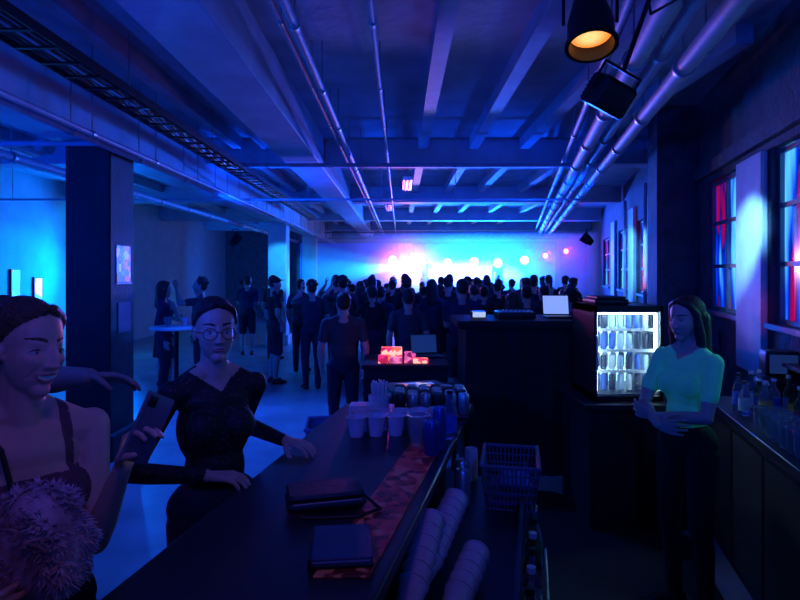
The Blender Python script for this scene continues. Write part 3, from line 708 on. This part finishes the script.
def person(name,loc,rz,H=1.7,fem=False,voxel=.012,head=(0,0,0),armL=None,armR=None,hair='short',
           sleeve=2,mats=None,legs='pants',smile=False,fat=1.,detail=False,stance=.0,lean=0,beard=False,feet=None,bag=False):
    """faces local -Y. armX = dict(w=wrist,pole=,d=hand dir,n=palm normal,curl=, world=bool)"""
    s=H/1.7; bd=Body(); rzr=math.radians(rz); loc=V(loc)
    Ri=Matrix.Rotation(-rzr,3,'Z')
    def loc2(p): return (Ri@(V(p)-loc))/s
    shx=.160 if fem else .185
    sk='skin'; tp='top'; pt='pants'
    W=(.92 if fem else 1.06)*fat
    ln=V((0,-lean,0))
    hipw=1.05 if fem else .95
    bd.ell((0,0.005,.95),(.165*hipw*fat,.108*fat,.115),pt)
    bd.ell((0,.03,.92),(.15*hipw*fat,.10*fat,.09),pt)
    bd.ell(V((0,-.005,1.08))+ln*.3,(.128*W*(.95 if fem else 1.08),.092*W,.14),tp)
    bd.ell(V((0,0,1.24))+ln*.7,(.152*W,.105*W,.165),tp)
    bd.ell(V((0,.0,1.33))+ln,(.150*W,.09*W,.085),tp)
    if legs=='dress':
        for i in range(8):
            a=i/8*6.283; bd.cap((.09*math.cos(a),.06*math.sin(a),.95),(.17*math.cos(a),.14*math.sin(a),.52),.075,.04,pt)
    if fem:
        for x in (-1,1): bd.ell(V((x*.068,-.070,1.245))+ln*.8,(.06,.052,.064),tp)
    bd.cap(V((-shx*.85,.0,1.375))+ln,V((shx*.85,.0,1.375))+ln,.052*W,.052*W,tp)
    hp=V((0,.0,1.50))+ln*1.1
    for x in (-1,1): bd.cap(V((x*.035,.015,1.44))+ln,V((x*shx*.8,.005,1.385))+ln,.04,.045*W,tp)
    bd.cap(V((0,.015,1.38))+ln,hp+V((0,.0,.05)),.054 if fem else .064,.048 if fem else .058,sk)
    fx=.095+stance
    ft=feet or ((-fx,0),(fx,0))
    for i,x in enumerate((-1,1)):
        fxx,fyy=ft[i]
        hip=V((x*.088,0,.90)); an=V((fxx,fyy+.02,.085)); kn=(hip+an)/2+V((x*.01,-.03,.0))
        loose=1.12 if (not fem and legs=='pants') else 1.
        bd.cap(hip,kn,.086*fat*loose,.06*loose,pt if legs in('pants','shorts') else sk)
        if legs=='shorts': bd.cap(hip,kn+V((0,0,.03)),.1*fat,.082,pt)
        c=kn.lerp(an,.3)+V((0,.012,0))
        ll=pt if legs=='pants' else sk
        bd.cap(kn,c,.056*loose,.054*loose,ll); bd.cap(c,an,.054*loose,.037*loose*(1.15 if legs=='pants' else 1),ll)
        d=V((x*.2,-1,0)).normalized()
        bd.cap(an+V((0,.025,-.045)),an+V((0,0,0)),.036,.038,'shoes')
        bd.cap(an-d*.03+V((0,0,-.045)),an+d*.13+V((0,0,-.052)),.038,.034,'shoes'); bd.cap(an+d*.1+V((0,0,-.053)),an+d*.155+V((0,0,-.055)),.036,.029,'shoes')
    for x,ar in ((-1,armR),(1,armL)):
        sh=V((x*shx,.0,1.375))+ln
        if ar is None: ar=dict(w=(x*.235,-.06,.875),pole=(x*.4,1,0),d=(0,-.25,-1),n=(-x,0,0),curl=.35)
        w=loc2(ar['w']) if ar.get('world') else V(ar['w'])
        pole=(Ri@V(ar['pole'])) if ar.get('world') else V(ar['pole'])
        hd=(Ri@V(ar['d'])) if ar.get('world') else V(ar['d']); hn=(Ri@V(ar['n'])) if ar.get('world') else V(ar['n'])
        el,w=ik(sh,w,.285,.255,pole)
        g=(.9 if fem else 1.08)*fat
        la=tp if sleeve>=1 else sk; lf=tp if sleeve>=2 else sk
        mid=sh.lerp(el,.5)
        if sleeve==1: bd.cap(sh,sh.lerp(el,.62),.056*g,.052*g,tp); la=sk
        bd.cap(sh,mid,.052*g,.044*g,la); bd.cap(mid,el,.044*g,.036*g,la)
        m2=el.lerp(w,.3); bd.cap(el,m2,.037*g,.038*g,lf); bd.cap(m2,w,.038*g,.023*g+(.004 if sleeve>=2 else 0),lf)
        bd.cap(w-(w-el).normalized()*.02,w+n_(hd)*.015,.022,.021,sk)
        hand(bd,w+n_(hd)*.01,hd,hn,x==1,ar.get('curl',.3),sk,1.0 if not fem else .93,ar.get('tc',.3))
    HR=rot(*head); hc=hp+HR@V((0,-.012,.088))
    def h(p): return hc+HR@V(p)
    def he(c,r,l,R=None): bd.ell(h(c),r,l,HR if R is None else HR@R)
    def hcap(a,b,ra,rb,l): bd.cap(h(a),h(b),ra,rb,l)
    if detail:
        he((0,.017,.037),(.072,.092,.082),sk)
        he((0,-.016,-.012),(.0620,.066,.090),sk)
        he((0,-.014,-.048),(.0530,.056,.054),sk)
        he((0,-.045,-.086),(.024,.026,.024),sk)
        for x in (-1,1): he((x*.071,.014,-.005),(.008,.018,.030),sk)
    else:
        he((0,.017,.037),(.073,.092,.082),sk); he((0,-.018,-.018),(.062,.068,.085),sk)
        he((0,-.052,-.090),(.026,.024,.021),sk)
        for x in (-1,1):
            hcap((x*.054,.0,-.045),(x*.017,-.052,-.088),.020,.020,sk)
            hcap((x*.012,-.079,.024),(x*.044,-.063,.024),.010,.010,sk)
            he((x*.037,-.055,-.027),(.025,.024,.022),sk)
            he((x*.073,.012,-.005),(.008,.018,.030),sk)
            hcap((0,-.0860,-.057),(x*.02,-.076,-.058),.006,.004,'lips')
        hcap((0,-.080,.012),(0,-.100,-.026),.0085,.0100,sk)
    if beard: he((0,-.035,-.082),(.056,.050,.040),'hair')
    hl='hair'
    if hair in('short','ponytail','long','bun','curly'):
        he((0,.034,.052),(.080,.094,.082),hl); he((0,.052,.005),(.075,.068,.07),hl)
    if hair=='curly':
        rr=random.Random(5)
        for i in range(26):
            a=rr.random()*6.28; e=rr.uniform(-.2,1.4); he((.085*math.cos(a)*math.cos(e),.035+.09*math.sin(a)*math.cos(e) if math.sin(a)>-.55 else .0,.05+.085*math.sin(e)),(.022,.022,.022),hl)
    if hair in ('ponytail','bun'):
        for x in (-1,1):
            hcap((x*.012,-.050,.104),(x*.055,-.026,.080),.014,.016,hl); hcap((x*.055,-.026,.080),(x*.073,.006,.035),.016,.012,hl)
    if hair=='ponytail':
        he((0,.118,.085),(.028,.024,.028),hl)
        pts=[(0,.13,.09),(0,.165,.06),(0,.172,-.02),(0,.155,-.12),(0,.135,-.19)]; rs=[.02,.030,.033,.026,.012]
        for i in range(4): hcap(pts[i],pts[i+1],rs[i],rs[i+1],hl)
    if hair=='bun':
        he((0,.105,.09),(.045,.042,.042),hl)
    if hair=='long':
        for x in (-1,1):
            hcap((x*.012,-.050,.104),(x*.055,-.026,.080),.014,.018,hl); hcap((x*.055,-.026,.080),(x*.074,.0,.03),.018,.020,hl); hcap((x*.074,.0,.03),(x*.082,.012,-.08),.020,.026,hl); hcap((x*.082,.012,-.08),(x*.085,.02,-.20),.026,.020,hl)
            hcap((x*.04,.075,0),(x*.06,.07,-.23),.05,.035,hl)
        hcap((0,.085,.02),(0,.085,-.24),.055,.045,hl)
    if hair=='cap':
        he((0,.018,.055),(.083,.10,.075),'hat'); he((0,-.105,.062),(.058,.060,.007),'hat'); he((0,.05,.0),(.075,.066,.06),hl)
    if bag:
        bd.ell((0,.16,1.2),(.13,.08,.19),'bagm')
    t=B()
    for p in bd.p: prim_mesh(t,p)
    me=bpy.data.meshes.new('tmp'); me.from_pydata(t.v,[],t.f); o=bpy.data.objects.new('tmp',me); COL.objects.link(o)
    r=o.modifiers.new('r','REMESH'); r.mode='VOXEL'; r.voxel_size=voxel; r.use_smooth_shade=True
    sm=o.modifiers.new('s','SMOOTH'); sm.factor=.5; sm.iterations=5 if voxel<.008 else 1
    dg=bpy.context.evaluated_depsgraph_get(); m2=bpy.data.meshes.new_from_object(o.evaluated_get(dg)); bpy.data.objects.remove(o)
    n=len(m2.polygons); cen=np.zeros(n*3); m2.polygons.foreach_get('center',cen); cen=cen.reshape(-1,3)
    best=np.full(n,1e9); lab=np.zeros(n,int); labels=[]
    for p in bd.p:
        if p[5] not in labels: labels.append(p[5])
        d=sdf(p,cen); k=d<best; best[k]=d[k]; lab[k]=labels.index(p[5])
    if mats.get('neck'):
        nz,ny=mats['neck']; ti=labels.index('top'); c=cen
        k=(lab==ti)&(c[:,2]>nz+ (c[:,1]-ln.y>0)*.04+np.abs(c[:,0])*ny)
        if mats.get('straps'): k&=~((np.abs(np.abs(c[:,0])-.085)<.012))
        lab[k]=labels.index('skin')
    for q in ('lips','teeth'):
        if detail and q not in labels: labels.append(q)
    m2.materials.clear()
    for l in labels: m2.materials.append(mats.get(l) or DEF[l])
    m2.polygons.foreach_set('material_index',lab)
    if detail: sculpt_face(m2,hc,HR,smile,labels)
    m2.polygons.foreach_set('use_smooth',[True]*len(m2.polygons))
    m2.name=name
    ob=bpy.data.objects.new(name,m2); COL.objects.link(ob); ob.location=loc; ob.rotation_euler=(0,0,rzr); ob.scale=(s,s,s)
    HM=Matrix.Translation(hc)@HR.to_4x4()
    if detail:
        e=B()
        for x in (-1,1):
            e.sph(h((x*.031,-.0545,.0020)),(.0165,.0125,.0088),DEF['eyewhite'],20,14,HR)
            dv=HR@V((x*.03,-1,-.02)); e.sph(h((x*.0305,-.0545,.0020))+dv.normalized()*.0078,(.0054,.0054,.0054),DEF['iris'],12,8)
            e.tube([h((x*.0185,-.0655,.0035)),h((x*.025,-.0675,.0078)),h((x*.032,-.0675,.0092)),h((x*.040,-.0645,.0075)),h((x*.0455,-.060,.0040))],.0013,DEF['iris'],6)
        e.build('eyes',parent=ob)
    return ob,HM,s
DEF={'skin':mat('skin',(.62,.36,.28),.5,var=.06,scale=20,bump=.03),'hair':mat('hair_dark',(.03,.015,.012),.5,var=.4,scale=40,bump=.5,bscale=90),
 'top':mat('cloth_dark',(.03,.03,.035),.8,var=.3,bump=.3,bscale=25),'pants':mat('denim_dark',(.02,.022,.04),.8,var=.2,bump=.2),
 'shoes':mat('shoe_leather',(.02,.02,.02),.5),'lips':mat('lips',(.58,.20,.20),.4,var=.05),'teeth':mat('teeth',(.8,.78,.72),.3,var=.03),
 'hat':mat('cap_cloth',(.02,.02,.02),.8),'eyewhite':mat('eye_white',(.55,.55,.55),.2,var=.03),'iris':mat('iris',(.03,.02,.02),.15),'bagm':mat('backpack_cloth',(.04,.02,.05),.8)}
skinL=mat('skin_fair',(.72,.42,.34),.48,var=.06,scale=20,bump=.03)
brown=mat('hair_brown',(.10,.045,.03),.5,var=.5,scale=40,bump=.6,bscale=90)
def lace_mat():
    m=bpy.data.materials.new('black_lace'); m.use_nodes=True; nt=m.node_tree; bs=nt.nodes['Principled BSDF']
    tc=nt.nodes.new('ShaderNodeTexCoord'); vo=nt.nodes.new('ShaderNodeTexVoronoi'); vo.inputs['Scale'].default_value=55; nt.links.new(tc.outputs['Object'],vo.inputs['Vector'])
    r=nt.nodes.new('ShaderNodeValToRGB'); r.color_ramp.elements[0].position=.12; r.color_ramp.elements[0].color=(.12,.05,.07,1); r.color_ramp.elements[1].position=.3; r.color_ramp.elements[1].color=(.008,.007,.010,1)
    nt.links.new(vo.outputs['Distance'],r.inputs[0]); nt.links.new(r.outputs[0],bs.inputs['Base Color']); bs.inputs['Roughness'].default_value=.65
    bp=nt.nodes.new('ShaderNodeBump'); bp.inputs['Strength'].default_value=.25; bp.inputs['Distance'].default_value=.01; nt.links.new(vo.outputs['Distance'],bp.inputs['Height']); nt.links.new(bp.outputs[0],bs.inputs['Normal'])
    return m
lace=lace_mat()
pinktop=mat('rose_camisole',(.16,.06,.09),.7,var=.25,bump=.3,bscale=30)
w1,H1,s1=person('woman_with_phone',(-.93,1.42,0),50,1.72,True,.0042,head=(20,2,5),hair='bun',sleeve=0,smile=True,detail=True,
   armL=dict(w=(-.655,1.36,1.335),pole=(-.2,.1,-1),d=(.40,-.10,.85),n=(.8,-.3,-.3),curl=.72,world=True,tc=.6),
   armR=dict(w=(-.88,1.12,1.10),pole=(-.8,.3,-.6),d=(.5,.3,.1),n=(.0,1,.0),curl=.6,world=True),
   mats={'skin':skinL,'hair':brown,'top':pinktop,'pants':mat('black_skirt',(.02,.02,.025),.7),'neck':(1.30,0),'straps':True})
M=TR((-.583,1.335,1.440),math.radians(55),math.radians(0),math.radians(28))
b=B(); b.rbox((-.038,-.0045,-.078),(.038,.0045,.078),mat('phone_back',(.14,.13,.17),.3),.004,M); b.box((-.034,.0046,-.072),(.034,.005,.072),mat('phone_screen',(.02,.02,.03),.1,em=(.3,.3,.6),es=.5),M)
b.rbox((-.03,-.0065,.045),(-.008,-.0045,.07),blackp,.0008,M); b.build('smartphone')
fl=mat('faux_fur',(.75,.50,.58),.8,var=.5,scale=14)
b=B(); c0=V(( -.79,1.27,1.20)); rr=random.Random(2)
for i in range(5200):
    z=rr.uniform(-1,1);a=rr.random()*6.283; q=math.sqrt(1-z*z); n=V((q*math.cos(a),q*math.sin(a),z)); lump=1+.10*math.sin(5*a+3*z)+.06*math.sin(9*z+2*a); p=c0+V((n.x*.095,n.y*.075,n.z*.12))*lump
    n2=(n+V((rr.uniform(-1.4,1.4),rr.uniform(-1.4,1.4),rr.uniform(-1.8,.3)))).normalized()
    t1=n.orthogonal().normalized()*.005; e=p+n2*rr.uniform(.014,.028); b.add([p-t1,p+t1,p+n2.cross(t1).normalized()*.005,e],[(0,1,3),(1,2,3),(2,0,3)],fl)
b.sph(c0,(.10,.08,.125),fl,20,14)
b.tube([c0+V((-.06,0,.11)),c0+V((-.10,.02,.2)),V((-.955,1.30,1.46)),V((-.98,1.36,1.53))],.006,leather)
b.build('fluffy_handbag')
w2,H2,s2=person('woman_with_glasses',(-.69,2.15,0),38,1.69,True,.0042,head=(-10,0,0),hair='ponytail',sleeve=2,detail=True,
   armL=dict(w=(-.46,2.27,1.140),pole=(-.5,.8,-.8),d=(.80,-.40,-.05),n=(-.05,0,-1),curl=.32,world=True),
   armR=dict(w=(-.64,1.87,1.140),pole=(-.9,-.2,-.5),d=(.9,.1,-.05),n=(0,0,-1),curl=.4,world=True),
   mats={'top':lace,'hair':mat('hair_black',(.02,.012,.014),.5,var=.4,scale=40,bump=.5),'pants':DEF['pants'],'neck':(1.375,.75)})
b=B(); HM=H2
for x in (-1,1):
    b.torus(HM@V((x*.033,-.088,.0)),.024,.0014,blackm,(HM.to_3x3()@Euler((math.radians(90),0,0)).to_matrix()),24,.85)
    b.tube([HM@V((x*.057,-.087,.006)),HM@V((x*.070,-.066,.008)),HM@V((x*.080,.012,.004))],.0013,blackm,6)
b.tube([HM@V((-.010,-.090,.004)),HM@V((0,-.0925,.007)),HM@V((.010,-.090,.004))],.0014,blackm,6)
b.build('eyeglasses',parent=w2)
mint=mat('mint_tshirt',(.20,.80,.42),.75,var=.08,bump=.3,bscale=14,em=(.03,.8,.40),es=.03)  # mint cloth, plus faint green glow painted in as emission
w3,H3,s3=person('bartender',(1.50,3.02,0),-66,1.645,True,.0045,head=(2,4,0),hair='long',sleeve=1,detail=True,
   armL=dict(w=(-.04,-.20,1.08),pole=(1,.2,-.6),d=(-1,-.15,.15),n=(0,1,0),curl=.4),
   armR=dict(w=(.02,-.24,1.05),pole=(-1,.2,-.6),d=(1,.05,.1),n=(0,1,0),curl=.4),
   mats={'top':mint,'hair':DEF['hair'],'pants':mat('black_trousers',(.006,.006,.008),.9),'neck':(1.375,.75)})
w3.location.z=.014
w4,_,_=person('gesturing_man',(-1.60,1.98,0),75,1.78,False,.006,head=(10,0,0),hair='short',sleeve=0,detail=True,fat=1.15,
   armL=dict(w=(-1.04,1.93,1.45),pole=(0,.2,-1),d=(1,.05,-.05),n=(0,-.5,-1),curl=.30,world=True),
   mats={'skin':mat('skin_tan',(.34,.18,.15),.55,var=.06),'top':DEF['top'],'neck':(1.40,.6)})

VARS=[]
tops=[mat('tshirt_grey',(.05,.05,.06),.8),mat('tshirt_black',(.012,.012,.015),.8),mat('hoodie_blue',(.02,.03,.08),.85),mat('shirt_pale',(.20,.20,.23),.8),mat('shirt_maroon',(.05,.015,.02),.8)]
up=lambda x,z=1.75,y=-.15:dict(w=(x*.28,y,z),pole=(x*1,.3,-.2),d=(0,-.2,1),n=(0,-1,0),curl=.2)
phone_arm=lambda x:dict(w=(x*.10,-.32,1.55),pole=(x*.8,0,-1),d=(0,-.2,1),n=(-x,0,0),curl=.6)
cross=dict(w=(.05,-.2,1.12),pole=(-1,.1,-.5),d=(1,0,.1),n=(0,1,0),curl=.4)
crossL=dict(w=(-.05,-.22,1.15),pole=(1,.1,-.5),d=(-1,0,.1),n=(0,1,0),curl=.4)
pocket=lambda x:dict(w=(x*.20,-.06,.96),pole=(x*1,.7,0),d=(-x*.1,-.2,-1),n=(-x,0,0),curl=.5)
specs=[dict(hair='short',sleeve=1,legs='pants',head=(5,0,0)),
 dict(hair='cap',sleeve=1,legs='shorts',head=(-15,0,0),armR=pocket(-1)),
 dict(hair='long',sleeve=2,legs='pants',fem=True,head=(15,5,3)),
 dict(hair='ponytail',sleeve=0,legs='dress',fem=True,head=(-10,0,0),armL=crossL,armR=cross),
 dict(hair='short',sleeve=2,legs='pants',armR=up(-1),head=(0,-8,0)),
 dict(hair='curly',sleeve=1,legs='pants',armL=phone_arm(1),head=(0,-3,0),bag=True),
 dict(hair='bun',sleeve=2,legs='pants',fem=True,armL=pocket(1),head=(8,-6,0)),
 dict(hair='short',sleeve=1,legs='shorts',armL=crossL,armR=cross,beard=True,fat=1.12,head=(20,0,0))]
for i,s in enumerate(specs):
    s=dict(s); s.setdefault('fem',False)
    o,_,_=person('concert_goer',(0,0,0),0,1.7,voxel=.013,mats={'top':tops[i%5],'neck':(1.39,.7)},**s)
    VARS.append(o.data); bpy.data.objects.remove(o)
def goer(v,x,y,rz,H,name='concert_goer'):
    o=bpy.data.objects.new(name,VARS[v]); COL.objects.link(o); o.location=(x,y,0); o.rotation_euler=(0,0,math.radians(rz)); k=H/1.7; o.scale=(k,k,k); return o
goer(1,-2.03,9.35,120,1.72); goer(5,-1.36,8.9,200,1.66); goer(0,-1.78,10.4,170,1.66); goer(7,-1.05,9.8,150,1.72)
goer(0,-.58,5.9,190,1.58); goer(2,-.72,10.6,180,1.62); goer(6,-.40,8.3,185,1.60); goer(6,-.15,11.2,180,1.64)
goer(2,-3.35,8.2,100,1.66); goer(5,-2.98,8.6,-70,1.70); goer(3,-3.7,9.1,160,1.6); goer(0,-2.6,11.9,150,1.72); goer(7,-3.3,12.5,190,1.7)
goer(7,.78,7.3,176,1.70); goer(0,.10,7.0,180,1.58); goer(2,1.28,6.5,178,1.56); goer(0,1.75,8.0,180,1.60); goer(5,2.2,7.4,175,1.58)
rc=random.Random(11); pts=[]
tries=0
while len(pts)<60 and tries<6000:
    tries+=1
    y=rc.uniform(8.8,14.9); px=rc.uniform(335,572); x=(px-400)/578*y
    if x<-1.3 and y<11: continue
    if x>1.69+.25*y-.6: continue
    if all((x-a)**2+(y-c)**2>.54**2 for a,c in pts+[(-1.36,8.9),(-1.78,10.4),(-1.05,9.8),(-.72,10.6),(-.15,11.2),(-2.03,9.35),(-.4,8.3),(1.75,8.0)]):
        pts.append((x,y)); goer(rc.choice([0,0,1,2,3,5,6,7,6,7,0,2,5,2,1,7,4]),x,y,180+rc.uniform(-35,35),rc.uniform(1.50,1.74))
for x,rz in ((.9,0),(3.6,-15)):
    o=goer(rc.choice([5,0]),x,21.0,rz,1.6,'stage_performer'); o.location.z=.7
b=B(); b.lathe([(0,0),(.25,0),(.25,.02),(.03,.05),(.03,1.04),(0,1.04)],(-3.0,7.75,0),blackm,24); b.lathe([(0,1.04),(.33,1.04),(.34,1.05),(.34,1.07),(0,1.07)],(-3.0,7.75,0),white_p,32); b.build('cocktail_table')
b=B(); cup(b,(-3.1,7.7,1.071),clearp,.13); cup(b,(-2.9,7.8,1.071),cup_m,.12); b.build('drink_cup_pair')
print('done')
